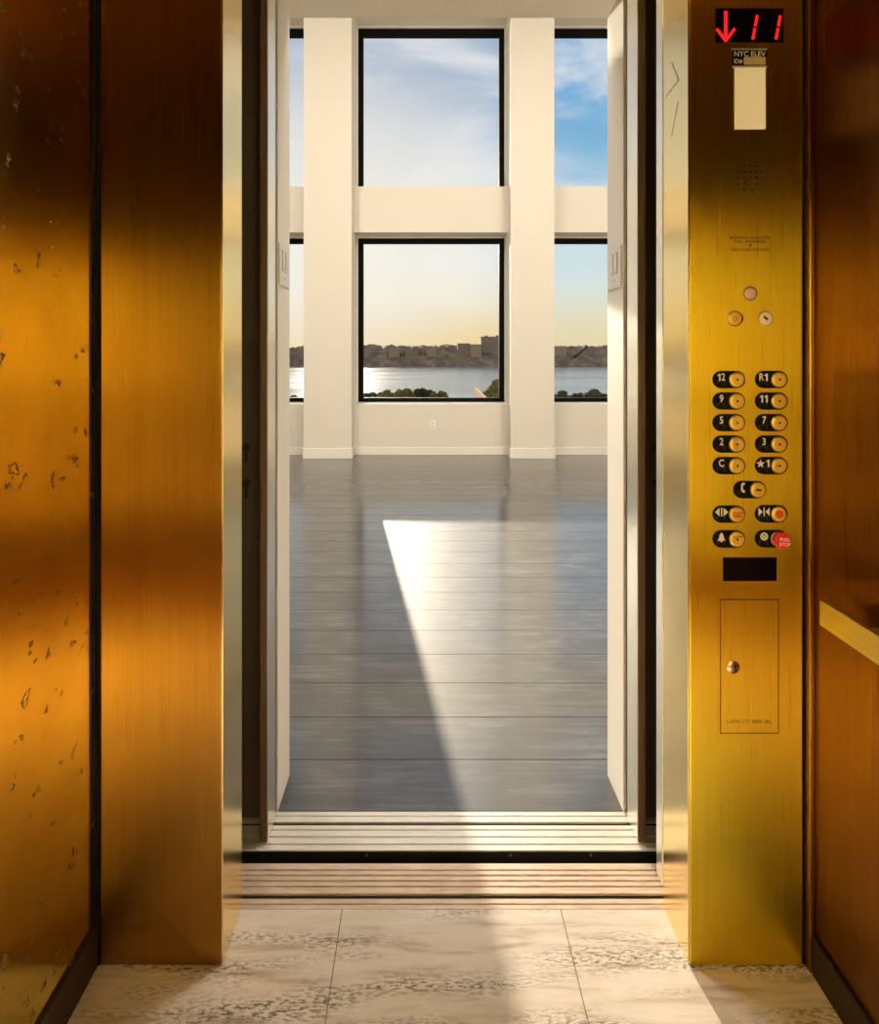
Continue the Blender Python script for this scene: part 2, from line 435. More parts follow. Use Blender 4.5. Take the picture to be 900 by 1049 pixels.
struct(MB().box(LX0 - 0.2, LX0, D_IN0, OUT_D, -0.02, LOFT_CEIL).build('wall_left', WHITE_WALL))
struct(MB().box(LX1, LX1 + 0.2, D_IN0, OUT_D, -0.02, LOFT_CEIL).build('wall_right', WHITE_WALL))
struct(MB().box(LX0 - 0.2, LX1 + 0.2, D_IN0, OUT_D, LOFT_CEIL, LOFT_CEIL + 0.2).build('ceiling', CEIL))
b = MB()
b.box(LX0, OPL, D_IN0, D_IN1, -0.02, LOFT_CEIL)
b.box(OPR, LX1, D_IN0, D_IN1, -0.02, LOFT_CEIL)
b.box(OPL, OPR, D_IN0, D_IN1, HEAD, LOFT_CEIL)
struct(b.build('wall_entrance', mat('lightened_entrance_paint', (0.87, 0.85, 0.80), 0.6, 0, 0.25)))  # whiter than the other walls to make up for weak light here
for lx, ly in LOFT_FILLS:
    e = empty('loft_fill_fixture', (lx, ly, LOFT_CEIL), 'added unseen fill light high in the loft, %s' % ('on the switch reveal side' if lx < 0 else 'on the control panel side'), 'added light', 'added loft fill lights')  # housing for an added loft light
    b = MB()
    for q in (-1, 1):
        b.box(lx + q * 0.22 - 0.02, lx + q * 0.22 + 0.02, ly - 1.06, ly + 1.06, LOFT_CEIL - 0.07, LOFT_CEIL)
        b.box(lx - 0.2, lx + 0.2, ly + q * 1.04 - 0.02, ly + q * 1.04 + 0.02, LOFT_CEIL - 0.07, LOFT_CEIL)
    b.build('frame', TRIM_WHITE, e)
    MB().box(lx - 0.2, lx + 0.2, ly - 1.02, ly + 1.02, LOFT_CEIL - 0.04, LOFT_CEIL - 0.02).build('diffuser', FILL_GLOW, e)

# socket under the middle window
ox, oz = 0.11, 0.417
e = empty('wall_socket', (ox, WALL_D, oz), 'small white power outlet on the wall under the middle window', 'socket')
MB().box(ox - 0.038, ox + 0.038, WALL_D - 0.008, WALL_D, oz - 0.06, oz + 0.06, 0.003).build('cover_plate', PLATE_WHITE, e)
for s in (-1, 1):
    MB().box(ox - 0.018, ox + 0.018, WALL_D - 0.0105, WALL_D - 0.007, oz + s * 0.024 - 0.015, oz + s * 0.024 + 0.015, 0.003).build('receptacle', PLATE_GREY, e)

# switch plates on the reveals of the entrance
def switch(xw, s, label, y0, y1, z0, z1):
    e = empty('switch_plate', (xw, (y0 + y1) / 2, z0), label, 'switch')
    def bx(name, d0, d1, ya, yb, za, zb, m, p, bev):
        xs = sorted((xw + s * d0, xw + s * d1))
        return MB().box(xs[0], xs[1], ya, yb, za, zb, bev).build(name, m, p)
    bx('cover_plate', 0, 0.005, y0, y1, z0, z1, PLATE_WHITE, e, 0.0015)
    w_ = y1 - y0; h = z1 - z0
    for k in (0.30, 0.62):
        yc = y0 + w_ * k
        rk = bx('rocker', 0.004, 0.0085, yc - 0.010, yc + 0.010, z0 + h * 0.36, z0 + h * 0.86, PLATE_WHITE, e, 0.001)
        bx('slot', 0.0042, 0.0056, yc - 0.013, yc + 0.013, z0 + h * 0.34, z0 + h * 0.88, PLATE_GREY, rk, 0)
    b = MB(); b.lathe((xw, y0 + w_ * 0.5, z0 + h * 0.2), [(0.004, s * 0.004), (0.004, s * 0.0062), (0.0, s * 0.0062)] if s > 0 else [(0.004, -0.004), (0.004, -0.0062), (0.0, -0.0062)], 'x', 12)
    b.build('indicator', PLATE_GREY, e)
switch(OPL, 1, 'white switch plate on the white door reveal opposite the floor button side', 1.795, 1.925, 1.612, 1.740)
switch(OPR, -1, 'white switch plate on the white door reveal on the floor button side', 1.80, 1.93, 1.607, 1.735)

# ------------------------------------------------------------------ landing doors (pushed back into the wall)
def landing_door(s, xe, far, label):
    """s=-1: door to the left, leading edge at xe"""
    e = empty('landing_door', (xe, 1.71, 0), label, 'elevator door')
    def bx(name, xa, xb, ya, yb, za, zb, m, p=e, bev=0.0):
        x0, x1 = sorted((xa, xb)); return MB().box(x0, x1, ya, yb, za, zb, bev).build(name, m, p)
    top = 2.62
    bx('door_panel', xe + s * 0.002, far, 1.752, 1.776, 0.012, top, PAN)
    bx('leading_edge', xe, xe + s * 0.004, 1.677, 1.760, 0.004, top, STEEL)
    bx('edge_lip', xe + s * 0.002, xe + s * 0.021, 1.673, 1.678, 0.004, top, LIP)
    bx('pan_return', xe + s * 0.021, xe + s * 0.024, 1.677, 1.752, 0.012, top, PAN)
    zs = [0.28, 0.85, 1.42, 1.98]
    for z in zs:
        MB().lathe((xe + s * 0.046, 1.752, z), [(0.005, 0.0), (0.005, -0.003), (0.002, -0.005), (0, -0.005)], 'y', 12).build('screw', BLACK, e, True)
    for z in (Z(458, 1.75), Z(495, 1.75)):
        b = MB(); xc = xe + s * 0.085
        b.lathe((xc, 1.752, z), [(0.013, 0.0), (0.013, -0.004), (0.0, -0.004)], 'y', 20)
        b.box(xc - 0.0045, xc + 0.0045, 1.748, 1.752, z - 0.045, z - 0.008)
        b.build('keyhole', BLACK, e)
landing_door(-1, -0.449, -0.98, 'retracted sliding door with dark inner face, opposite the control panel')
landing_door(1, 0.608, 1.14, 'retracted sliding door with dark inner face, beside the control panel')

# car doors, fully retracted behind the front columns
def car_door(s, xe, far, label):
    e = empty('car_door', (xe, 1.545, 0), label, 'elevator door')
    x0, x1 = sorted((xe, far))
    MB().box(x0, x1, 1.518, 1.572, 0.012, 2.62, 0.002).build('door_panel', BRONZE, e)
    xs = sorted((xe, xe - s * 0.006))
    MB().box(xs[0], xs[1], 1.524, 1.566, 0.014, 2.618, 0.002).build('edge_strip', STEEL if s > 0 else PAN, e)
car_door(-1, -0.505, -0.98, 'open inner car door hidden behind the plain bronze column')
car_door(1, 0.624, 1.12, 'open inner car door behind the control panel column')

# ------------------------------------------------------------------ sills
def sill(name, prof, x0, x1, m, label):
    o = MB().poly_extrude(prof, 'x', x0, x1).build(name, m)
    return tag(o, label, 'door sill')
def ridged(y0, y1, grooves, bottom, nose=0.0):
    """outline with grooves (centre, width, depth) cut in its top"""
    pts = [(y0, bottom), (y0, -0.0005)]
    pts += [(y0 + 0.0005, 0)]
    for c, wd, dp in sorted(grooves):
        pts += [(c - wd / 2 - 0.0008, 0), (c - wd / 2, -0.0012), (c - wd / 2, -dp), (c + wd / 2, -dp), (c + wd / 2, -0.0012), (c + wd / 2 + 0.0008, 0)]
    pts += [(y1 - 0.0015, 0), (y1, -0.0015), (y1, bottom)]
    return pts
cs = ridged(1.476, 1.609, [(1.489, 0.0035, 0.004), (1.511, 0.014, 0.02), (1.538, 0.0045, 0.004), (1.5545, 0.0045, 0.004), (1.571, 0.0045, 0.004), (1.587, 0.0045, 0.004)], -0.03)
sill('car_sill', cs, -0.80, 0.92, SILL_BRONZE, 'ribbed bronze threshold strip bordering the travertine floor')
csg = bpy.data.objects['car_sill']
MB().box(-0.80, 0.92, 1.5042, 1.5178, -0.0198, -0.006).build('groove_shade', BLACK, csg)  # black strip laid in the groove in place of its shade
ls = ridged(1.650, 1.790, [(1.6705, 0.005, 0.004), (1.696, 0.005, 0.004), (1.721, 0.005, 0.004), (1.744, 0.012, 0.012), (1.772, 0.004, 0.004)], -0.03)
lso = sill('landing_sill', ls, -0.98, 1.14, SILL_ALU, 'ribbed pale metal threshold strip meeting the dark plank floor')
MB().box(-0.98, 1.14, 1.7382, 1.7498, -0.0118, -0.005).build('groove_shade', BLACK, lso)  # dark strip stands in for shade inside the landing groove
nb = MB().box(-0.98, 1.14, 1.6495, 1.652, -0.16, -0.0035).build('sill_apron', BLACK, lso)
for px in (375, 523, 605):
    c = (X(px, 1.65), 1.6495, -0.0135)
    MB().lathe(c, [(0.0045, 0.0), (0.0045, -0.001), (0.002, -0.002), (0, -0.002)], 'y', 14).build('screw', LIP, lso, True)
# the dark shaft below and beside the gap
b = MB()
b.box(-1.1, 1.25, 1.47, 1.80, -0.62, -0.60)
b.box(-1.1, 1.25, 1.47, 1.476, -0.6, -0.031)
b.box(-1.1, -1.04, 1.48, 1.789, -0.6, 2.7)
b.box(1.19, 1.25, 1.48, 1.789, -0.6, 2.7)
b.box(-1.1, 1.25, 1.48, 1.789, 2.7, 2.76)
struct(b.build('wall_shaft', BLACK))

# ------------------------------------------------------------------ lift car shell
CW_L, CW_R, CB = -0.752, 0.890, -0.28
# travertine tiles
b = MB()
for x0, x1 in ((-0.80, -0.2095), (-0.2075, 0.341), (0.343, 0.94)):
    for y0, y1 in ((CB - .05, 0.30), (0.302, 0.885), (0.887, 1.4755)):
        b.box(x0, x1, y0, y1, -0.03, 0, 0.0008, 1)
struct(b.build('floor_travertine', TRAV))
struct(MB().box(-0.8, 0.94, CB - .05, 1.4755, -0.06, -0.002).build('floor_grout', GROUT))
# polished wall: panel, dark trim strip at its front end, base
struct(MB().box(-0.80, -0.753, CB - .05, 1.333, 0.0, CAR_CEIL).build('wall_polished_bronze', PATINA))
struct(MB().box(-0.80, -0.7425, 1.340, 1.350, 0.0, CAR_CEIL).build('trim_8', GASKET))
struct(MB().box(-0.80, -0.7495, 1.331, 1.341, 0.0, CAR_CEIL, 0.002).build('trim_1', GASKET))
struct(MB().box(-0.757, -0.746, CB - .05, 1.339, 0.0, 0.098, 0.002).build('baseboard_left', mat('dark_bronze_base', (0.03, 0.016, 0.008), 0.5, 0.0, 0.25)))
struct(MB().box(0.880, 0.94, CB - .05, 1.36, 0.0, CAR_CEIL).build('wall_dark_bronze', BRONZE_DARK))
struct(MB().box(0.868, 0.8805, 1.322, 1.342, 0.0, CAR_CEIL, 0.003).build('trim_2', BRONZE))
struct(MB().box(0.8625, 0.883, 1.343, 1.362, 0.0, CAR_CEIL).build('trim_3', GASKET))
struct(MB().box(0.8715, 0.881, CB - .05, 1.321, 0.0, 0.085, 0.003).build('baseboard_right', bpy.data.materials['dark_bronze_base']))
# unseen rear wall of the car; its tone bands are added for column reflections
DWOOD = brushed('rear_dark_bronze', (0.34, 0.15, 0.06), (0.27, 0.115, 0.045), 0.5)
DGOLD = mat('rear_gold_reflector', (0.80, 0.72, 0.36), 0.6)
DPALE = mat('rear_pale_reflector', (0.78, 0.66, 0.38), 0.6)
DBRN = mat('rear_tan_reflector', (0.42, 0.34, 0.18), 0.6)
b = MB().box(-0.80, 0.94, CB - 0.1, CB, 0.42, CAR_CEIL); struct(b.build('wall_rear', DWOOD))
b = MB().box(0.02, 0.87, CB, CB + 0.012, 1.22, 1.95, 0.004); struct(b.build('reflect_band_1', DGOLD))
b = MB().box(-0.75, 0.015, CB, CB + 0.012, 1.22, 1.95, 0.004); struct(b.build('reflect_band_2', DBRN))
b = MB().box(-0.75, 0.88, CB, CB + 0.012, 0.56, 0.95, 0.004); struct(b.build('reflect_band_3', DPALE))
b = MB().box(-0.75, 0.88, CB, CB + 0.012, 0.955, 1.215, 0.004); struct(b.build('reflect_band_4', DBRN))
b = MB().box(-0.80, 0.94, CB - 0.1, CB + 0.01, 0.0, 0.42); struct(b.build('wall_rear_base', DWOOD))
e = empty('rear_fill_fixture', (0.44, 0.34, CAR_CEIL), 'added unseen light washing the rear wall of the car', 'added light')  # housing for the added rear wall light
for q in (-1, 1):
    MB().box(0.05, 0.83, 0.34 + q * 0.028 - 0.006, 0.34 + q * 0.028 + 0.006, CAR_CEIL - 0.02, CAR_CEIL).build('side_rail', BRONZE, e)
e = empty('floor_fill_fixture', (0.10, 0.12, CAR_CEIL), 'added unseen light in the car ceiling shining on the travertine', 'added light')  # housing for the added floor light
for q in (-1, 1):
    MB().box(-0.37, 0.57, 0.12 + q * 0.06 - 0.006, 0.12 + q * 0.06 + 0.006, CAR_CEIL - 0.02, CAR_CEIL).build('side_rail', BRONZE, e)
struct(MB().box(-0.80, 0.94, CB - 0.1, 1.48, CAR_CEIL, CAR_CEIL + 0.08).build('ceiling_car', DWOOD))
for lx, ly in CAR_FILLS:
    e = empty('car_fill_fixture', (lx, ly, CAR_CEIL), 'added unseen fill light in the car ceiling, ' + ('nearer the plain column' if lx < 0 else 'nearer the control panel'), 'added light', 'added car fill lights')  # housing for an added car light
    MB().lathe((lx, ly, CAR_CEIL), [(0.10, 0.0), (0.10, -0.008), (0.085, -0.010), (0.085, -0.002)], 'z', 32).build('trim_ring', BRONZE, e, True)
# rear handrail
e = empty('rear_handrail', (0.06, CB + 0.06, 0.85), 'flat brass handrail on the rear wall of the car', 'handrail')
MB().box(-0.6, 0.72, CB + 0.055, CB + 0.065, 0.83, 0.885, 0.002).build('rail_bar', BRONZE, e)
for x in (-0.45, 0.06, 0.57):
    MB().lathe((x, CB + 0.012, 0.857), [(0.012, 0.0), (0.012, 0.044)], 'y', 16).build('standoff', BRONZE, e, True)

# side handrail: flat bar on standoffs
RAIL = brushed('rail_brass', (0.64, 0.56, 0.29), (0.54, 0.46, 0.22), 0.36, 0.3, (0, 0, 1), (300, 3, 300))
e = empty('handrail', (0.83, 0.6, 0.83), 'flat brass handrail bar along the dark bronze wall', 'handrail')
MB().box(0.828, 0.838, -0.2, 1.2296, 0.830, 0.8835, 0.0015).build('rail_bar', RAIL, e)
for y in (1.13, 0.55, 0.0):
    MB().lathe((0.838, y, 0.857), [(0.012, 0.0), (0.012, 0.042)], 'x', 16).build('standoff', RAIL, e, True)

# ------------------------------------------------------------------ front columns
FD, FB = 1.338, 1.479
e = empty('front_column', (-0.6, 1.4, 0), 'plain brushed bronze column between polished wall and open doorway', 'column')
MB().box(-0.7405, -0.4645, FD, FB, 0.002, CAR_CEIL, 0.0025).build('face_panel', BRONZE, e)
MB().box(-0.466, -0.4618, FD + 0.002, FB, 0.003, CAR_CEIL, 0.0012).build('reveal_plate', SATIN, e)

COP = empty('control_panel', (0.735, 1.4, 0), 'brushed brass column holding floor buttons, red floor display and key cabinet', 'elevator control panel')
MB().box(0.605, 0.8625, FD, FB, 0.002, CAR_CEIL, 0.0025).build('face_panel', BRONZE_PANEL, COP)
rev = MB().box(0.6018, 0.6065, FD + 0.002, FB, 0.003, CAR_CEIL, 0.0012).build('reveal_plate', SATIN, COP)
ETCH = mat('etched_grey', S(170, 166, 158), 0.4, 0.2)
PINK = mat('etched_pink', S(205, 165, 172), 0.4)
def tri_outline(pts, m, xw, ne):
    b = MB()
    for i in range(ne):
        p, q = Vector(pts[i]), Vector(pts[(i + 1) % 3])
        d = (q - p).normalized(); n_ = Vector((-d.y, d.x)) * 0.0016
        b.poly_extrude([p + n_, q + n_, q - n_, p - n_], 'x', xw - 0.0006, xw + 0.0004)
    o = b.build('arrow_outline', m, rev); return o
tri_outline([(1.428, 2.109), (1.389, 2.048), (1.467, 2.041)], ETCH, 0.6018, 2)
tri_outline([(1.391, 1.999), (1.429, 1.929), (1.466, 1.995)], PINK, 0.6018, 1)

k = FD / F
def PX(px): return (px - CX) * k
def PZ(py): return EYE - (py - CY) * k
def pbox(name, x0, x1, y0, y1, m, parent, out=0.002, bev=0.0, inn=0.001):
    return MB().box(PX(x0), PX(x1), FD - out, FD + inn, PZ(y1), PZ(y0), bev).build(name, m, parent)
def capsule(cx, cz, hw, r, n=14):
    pts = []
    for i in range(n + 1):
        a = -math.pi / 2 + math.pi * i / n; pts.append((cx + hw - r + r * math.cos(a), cz + r * math.sin(a)))
    for i in range(n + 1):
        a = math.pi / 2 + math.pi * i / n; pts.append((cx - hw + r + r * math.cos(a), cz + r * math.sin(a)))
    return pts
PBLK = mat('black_button_plate', (0.004, 0.0035, 0.003), 0.5, 0, 0.12)
DISP = mat('display_black', (0.003, 0.001, 0.002), 0.3, 0, 0.12)
LED = mat('red_led', (0.4, 0.0, 0.0), 0.4, emit=(1.0, 0.012, 0.016), es=1.2)
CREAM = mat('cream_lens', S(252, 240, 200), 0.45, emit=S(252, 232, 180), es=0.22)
INK = mat('engraved_ink', (0.035, 0.018, 0.004), 0.6)
LETTER = mat('pale_lettering', (0.95, 0.90, 0.80), 0.5)
GOLDB = mat('brass_button', (0.98, 0.66, 0.09), 0.35, 0.5)
RIM = mat('worn_rim', (0.30, 0.22, 0.12), 0.35, 0.9)
REDB = mat('red_button', (0.75, 0.012, 0.02), 0.3)
ORNG = mat('orange_marking', (0.65, 0.11, 0.01), 0.5)
WHITE = mat('white_marking', (0.85, 0.80, 0.76), 0.5)
SILV = mat('silver_strip', (0.72, 0.66, 0.56), 0.35, 0.6)
PEARL = mat('pearl_lens', S(225, 195, 180), 0.25)
IVORY = mat('ivory_key_switch', S(245, 230, 200), 0.4)
DOT = mat('dark_dot', (0.02, 0.008, 0.002), 0.6)

# floor display
dsp = pbox('floor_display', 732.4, 801.6, 8.9, 43.6, DISP, COP, 0.002, 0.0006)
YF = FD - 0.0022
def stroke(b, x0, y0, x1, y1, wpx, y=YF):
    b.bar((PX(x0), PZ(y0)), (PX(x1), PZ(y1)), wpx * k, y - 0.0006, y + 0.0004)
b = MB(); stroke(b, 742.6, 11.8, 742.6, 42.3, 3.2); stroke(b, 733.2, 30.0, 743.2, 43.0, 2.9); stroke(b, 751.8, 30.0, 742.0, 43.0, 2.9)
b.build('down_arrow', LED, dsp)
for t0, t1 in (((774.8, 16.2), (770.2, 41.0)), ((798.4, 16.4), (793.9, 40.8))):
    b = MB(); m0 = [t0[i] + (t1[i] - t0[i]) * 0.46 for i in (0, 1)]; m1 = [t0[i] + (t1[i] - t0[i]) * 0.53 for i in (0, 1)]
    stroke(b, *t0, *m0, 2.7); stroke(b, *m1, *t1, 2.7); b.build('digit', LED, dsp)
# id plate
idp = pbox('id_plate', 749.3, 785.2, 51.0, 68.0, PBLK, COP, 0.0015, 0.0004)
pbox('clip_strip', 748.6, 785.6, 50.0, 51.5, SILV, idp, 0.0024); pbox('clip_strip', 749.0, 785.8, 67.6, 69.4, SILV, idp, 0.0024)
text_mesh('lettering', 'NYC ELEV', 7.4 * k, (PX(767.2), FD - 0.0015, PZ(55.8)), LETTER, idp, sx=0.98)
text_mesh('lettering', 'ID#', 6.4 * k, (PX(755.3), FD - 0.0015, PZ(63.2)), LETTER, idp, sx=0.9)
pbox('number_field', 761.2, 783.5, 58.8, 66.6, mat('number_field_tan', S(205, 180, 125), 0.6), idp, 0.0021)
# cream lens with a weak emission added
pbox('lens_panel', 752.2, 783.6, 69.6, 132.4, CREAM, COP, 0.0025, 0.001)
# speaker grille
b = MB()
rows = [(169.6, (762.2, 768.4, 774.6, 780.6)), (175.8, (756, 762.2, 768.4, 774.6, 780.6)), (182.0, (756, 762.2, 768.4, 774.6, 780.6)),
        (188.3, (756, 762.2, 768.4, 774.6, 780.6)), (194.8, (762.2, 768.4, 774.6))]
for ry, xs in rows:
    for rx in xs: b.lathe((PX(rx), FD, PZ(ry)), [(1.35 * k, 0.0005), (1.35 * k, -0.0003), (0, -0.0003)], 'y', 12)
o = b.build('speaker_grille', DOT, COP)
# engraved notice
text_mesh('notice_lettering', 'BLINKING INDICATES\nCALL ANSWERED', 4.1 * k, (PX(768), FD, PZ(245.6)), INK, COP, sx=1.02, depth=0.0003, line=0.92)
b = MB().lathe((PX(768.2), FD, PZ(251.2)), [(1.1 * k, 0.0005), (1.1 * k, -0.0004), (0, -0.0004)], 'y', 12); b.build('notice_dot', INK, COP)
text_mesh('notice_lettering', 'HELP IS ON THE WAY', 3.9 * k, (PX(768), FD, PZ(256.0)), INK, COP, sx=1.02, depth=0.0003)
# jewel lamp, round button and key switch
def round_part(name, px, py, r, m, rim=RIM, dome=0.003):
    e = MB().lathe((PX(px), FD, PZ(py)), [((r + 1.3) * k, 0.0005), ((r + 1.3) * k, -0.0015), (r * k, -0.0022), (r * k, 0.0)], 'y', 32).build(name, rim, COP, True)
    MB().lathe((PX(px), FD, PZ(py)), [(r * k, 0.0), (r * k, -0.002), (r * 0.8 * k, -0.002 - dome * 0.6), (r * 0.45 * k, -0.002 - dome * 0.9), (0, -0.002 - dome)], 'y', 32).build('cap', m, e, True)
    return e
round_part('indicator_lamp', 768, 300.6, 6.0, PEARL)['label'] = 'pearly white indicator lamp'
e = round_part('round_button', 752.3, 326.4, 6.8, GOLDB, RIM, 0.001); e['label'] = 'round brass push button'
b = MB(); b.lathe((PX(752.3), FD - 0.0029, PZ(326.8)), [(2.2 * k, 0.0006), (2.2 * k, -0.0003), (1.6 * k, -0.0003), (1.6 * k, 0.0006)], 'y', 16); b.build('ring_mark', ORNG, e)
e = round_part('key_switch', 783.6, 326.4, 6.6, IVORY, mat('reddish_rim', S(205, 150, 110), 0.4, 0.4), 0.0008); e['label'] = 'ivory key switch with dark slot'
b = MB(); stroke(b, 781.3, 324.2, 785.2, 327.6, 2.2, FD - 0.0029); b.build('key_slot', DOT, e)

# floor buttons
def one(gx, gy, yl, p):
    b = MB(); stroke(b, gx + 0.5, gy - 3.7, gx + 0.5, gy + 3.7, 1.7, yl)
    stroke(b, gx + 0.7, gy - 3.4, gx - 1.7, gy - 1.7, 1.4, yl - 0.00005)
    b.build('lettering', LETTER, p)
def button(cx, cy, bx, kind, text=None, m=GOLDB):
    hw = 16.7 * k; r = 8.9 * k
    p = MB().poly_extrude(capsule(PX(cx), PZ(cy), hw, r), 'y', FD - 0.0022, FD + 0.001, 0.0006).build('button_plate', PBLK, COP)
    rr = 7.1 * k
    c = (PX(bx), FD, PZ(cy))
    bt = MB().lathe(c, [(rr * 1.15, -0.002), (rr * 1.15, -0.0036), (rr * 1.02, -0.0044), (rr * 1.0, -0.0036)], 'y', 28).build('button_rim', RIM, p, True)
    MB().lathe(c, [(rr, -0.002), (rr, -0.0048), (rr * 0.86, -0.0058), (rr * 0.5, -0.0052), (0, -0.005)], 'y', 28).build('button', m, p, True)
    if kind == 'floor':
        MB().lathe(c, [(1.15 * k, -0.0045), (1.15 * k, -0.0056), (0, -0.0056)], 'y', 12).build('button_dot', DOT, p)
    YL = FD - 0.0022
    tx, ty = cx - 7.8, cy - 2.3
    if text and '*' not in text:
        adv = 4.7
        for i, ch in enumerate(text):
            gx = tx + (i - (len(text) - 1) / 2) * adv
            if ch == '1': one(gx, ty, YL, p)
            else: text_mesh('lettering', ch, 10.4 * k, (PX(gx - (0.5 if len(text) > 1 else 0)), YL, PZ(ty)), LETTER, p, sx=0.80, bold=0.0004)
        p['label'] = 'black button plate lettered ' + text
    b = MB()
    if text == '*1':
        pts = []
        for i in range(10):
            a = math.pi / 2 + i * math.pi / 5; rd = (4.6 if i % 2 == 0 else 1.9) * k
            pts.append((PX(tx - 3.6) + rd * math.cos(a), PZ(ty + .3) + rd * math.sin(a)))
        b.poly_extrude(pts, 'y', YL - 0.0005, YL + 0.0003)
        b.build('star_mark', LETTER, p); b = MB()
        one(tx + 4.2, ty, YL, p)
        p['label'] = 'black button plate lettered with a star and 1'
    # braille dots below the lettering
    bd = MB()
    for i, (dx, dy) in enumerate(((-4.5, 5.0), (-2.5, 5.0), (-4.5, 7.2), (1.0, 5.0), (3.0, 7.2), (3.0, 5.0))):
        bd.lathe((PX(tx + dx), YL, PZ(ty + dy)), [(0.55 * k, 0.0003), (0.4 * k, -0.0004), (0, -0.0005)], 'y', 8)
    bd.build('braille', mat_br, p)
    def tri(pts):
        b.poly_extrude([(PX(x), PZ(y)) for x, y in pts], 'y', YL - 0.0005, YL + 0.0003)
    if kind == 'open':
        tri([(cx - 14.4, ty), (cx - 9.9, ty - 4.3), (cx - 9.9, ty + 4.3)]); tri([(cx - 1.0, ty), (cx - 5.6, ty - 4.3), (cx - 5.6, ty + 4.3)])
        stroke(b, cx - 7.7, ty - 4.3, cx - 7.7, ty + 4.3, 1.2, YL); b.build('open_symbol', LETTER, p)
        text_mesh('button_marking', 'DOOR\nOPEN', 3.6 * k, (c[0], FD - 0.0056, c[2]), ORNG, p, depth=0.0004, line=0.9, bold=0.0001)
        p['label'] = 'black button plate with door-open arrows'
    if kind == 'close':
        tri([(cx - 13.4, ty - 4.3), (cx - 13.4, ty + 4.3), (cx - 9.0, ty)]); tri([(cx - 2.0, ty - 4.3), (cx - 2.0, ty + 4.3), (cx - 6.2, ty)])
        stroke(b, cx - 7.6, ty - 4.3, cx - 7.6, ty + 4.3, 1.2, YL); b.build('close_symbol', LETTER, p)
        MB().lathe(c, [(4.2 * k, -0.0045), (4.2 * k, -0.0062), (0, -0.0062)], 'y', 20).build('button_marking', ORNG, p)
        p['label'] = 'black button plate with door-close arrows'
    if kind == 'phone':
        for (x0, y0, x1, y1, wd) in ((cx - 5.6, ty - 4.6, cx - 8.2, ty - 2.6, 2.6), (cx - 8.2, ty - 3.2, cx - 8.2, ty + 3.2, 1.9), (cx - 8.2, ty + 2.6, cx - 5.6, ty + 4.6, 2.6)):
            stroke(b, x0, y0, x1, y1, wd, YL)
        b.build('phone_symbol', LETTER, p)
        b2 = MB(); stroke(b2, bx - 2.6, cy, bx + 2.6, cy, 1.6, FD - 0.0056); b2.build('button_marking', INK, p)
        p['label'] = 'black button plate with telephone symbol'
    if kind == 'bell':
        tri([(tx - 4.2, ty + 3.8), (tx - 2.6, ty + 1.6), (tx - 2.0, ty - 1.8), (tx - 0.8, ty - 3.4), (tx, ty - 4.8), (tx + 0.8, ty - 3.4), (tx + 2.0, ty - 1.8), (tx + 2.6, ty + 1.6), (tx + 4.2, ty + 3.8)])
        b.build('bell_symbol', LETTER, p)
        MB().lathe((PX(tx), YL, PZ(ty + 4.2)), [(1.3 * k, 0), (1.3 * k, -0.0005), (0, -0.0005)], 'y', 12).build('bell_symbol', LETTER, p)
        text_mesh('button_marking', 'ALARM', 3.2 * k, (c[0], FD - 0.0056, c[2] + 2.8 * k), ORNG, p, depth=0.0004, bold=0.0001)
        MB().lathe(c, [(1.2 * k, -0.0045), (1.2 * k, -0.0058), (0, -0.0058)], 'y', 12).build('button_dot', DOT, p)
        p['label'] = 'black button plate with alarm bell symbol'
    if kind == 'stop':
        MB().lathe((PX(tx + .3), YL, PZ(ty - .3)), [(4.2 * k, 0.0003), (4.2 * k, -0.0005), (2.5 * k, -0.0005), (2.5 * k, 0.0003)], 'y', 8).build('stop_symbol', LETTER, p)
        b = MB(); stroke(b, tx - 1.2, ty - 1.6, tx + 1.8, ty + 1.4, 1.2, YL); stroke(b, tx - 1.2, ty + 1.4, tx + 1.8, ty - 1.6, 1.2, YL)
        b.build('stop_symbol', LETTER, p)
        p['label'] = 'black button plate with stop symbol and red knob'
    return p
mat_br = mat('braille_grey', (0.10, 0.085, 0.06), 0.5)
for cy, l, r_ in ((388.8, '12', 'R1'), (410.8, '9', '11'), (432.9, '5', '7'), (454.9, '2', '3'), (476.9, 'C', '*1')):
    button(746.0, cy, 754.0, 'floor', l); button(789.5, cy, 797.1, 'floor', r_)
button(767.3, 501.5, 775.5, 'phone'); button(746.0, 526.6, 753.9, 'open'); button(789.3, 526.3, 796.9, 'close')
button(746.0, 552.0, 753.9, 'bell'); sp = button(789.3, 551.8, 796.6, 'stop', None, REDB)
kn = MB().lathe((PX(797.4), FD, PZ(551.8)), [(6.0 * k, -0.004), (8.2 * k, -0.008), (8.6 * k, -0.012), (8.2 * k, -0.0145), (7.0 * k, -0.0155), (0, -0.0158)], 'y', 32).build('red_knob', REDB, sp, True)
kn['label'] = 'red pull knob'
text_mesh('knob_lettering', 'PULL', 4.9 * k, (PX(799.3) - 0.000, FD - 0.0158, PZ(550.6)), WHITE, sp, sx=0.95, bold=0.00005)
text_mesh('knob_lettering', 'STOP', 4.9 * k, (PX(799.5), FD - 0.0158, PZ(555.6)), WHITE, sp, sx=0.95, bold=0.00005)
# black window below the buttons
pbox('dark_window', 740.2, 795.0, 571.0, 595.2, DISP, COP, 0.0012, 0.0003)
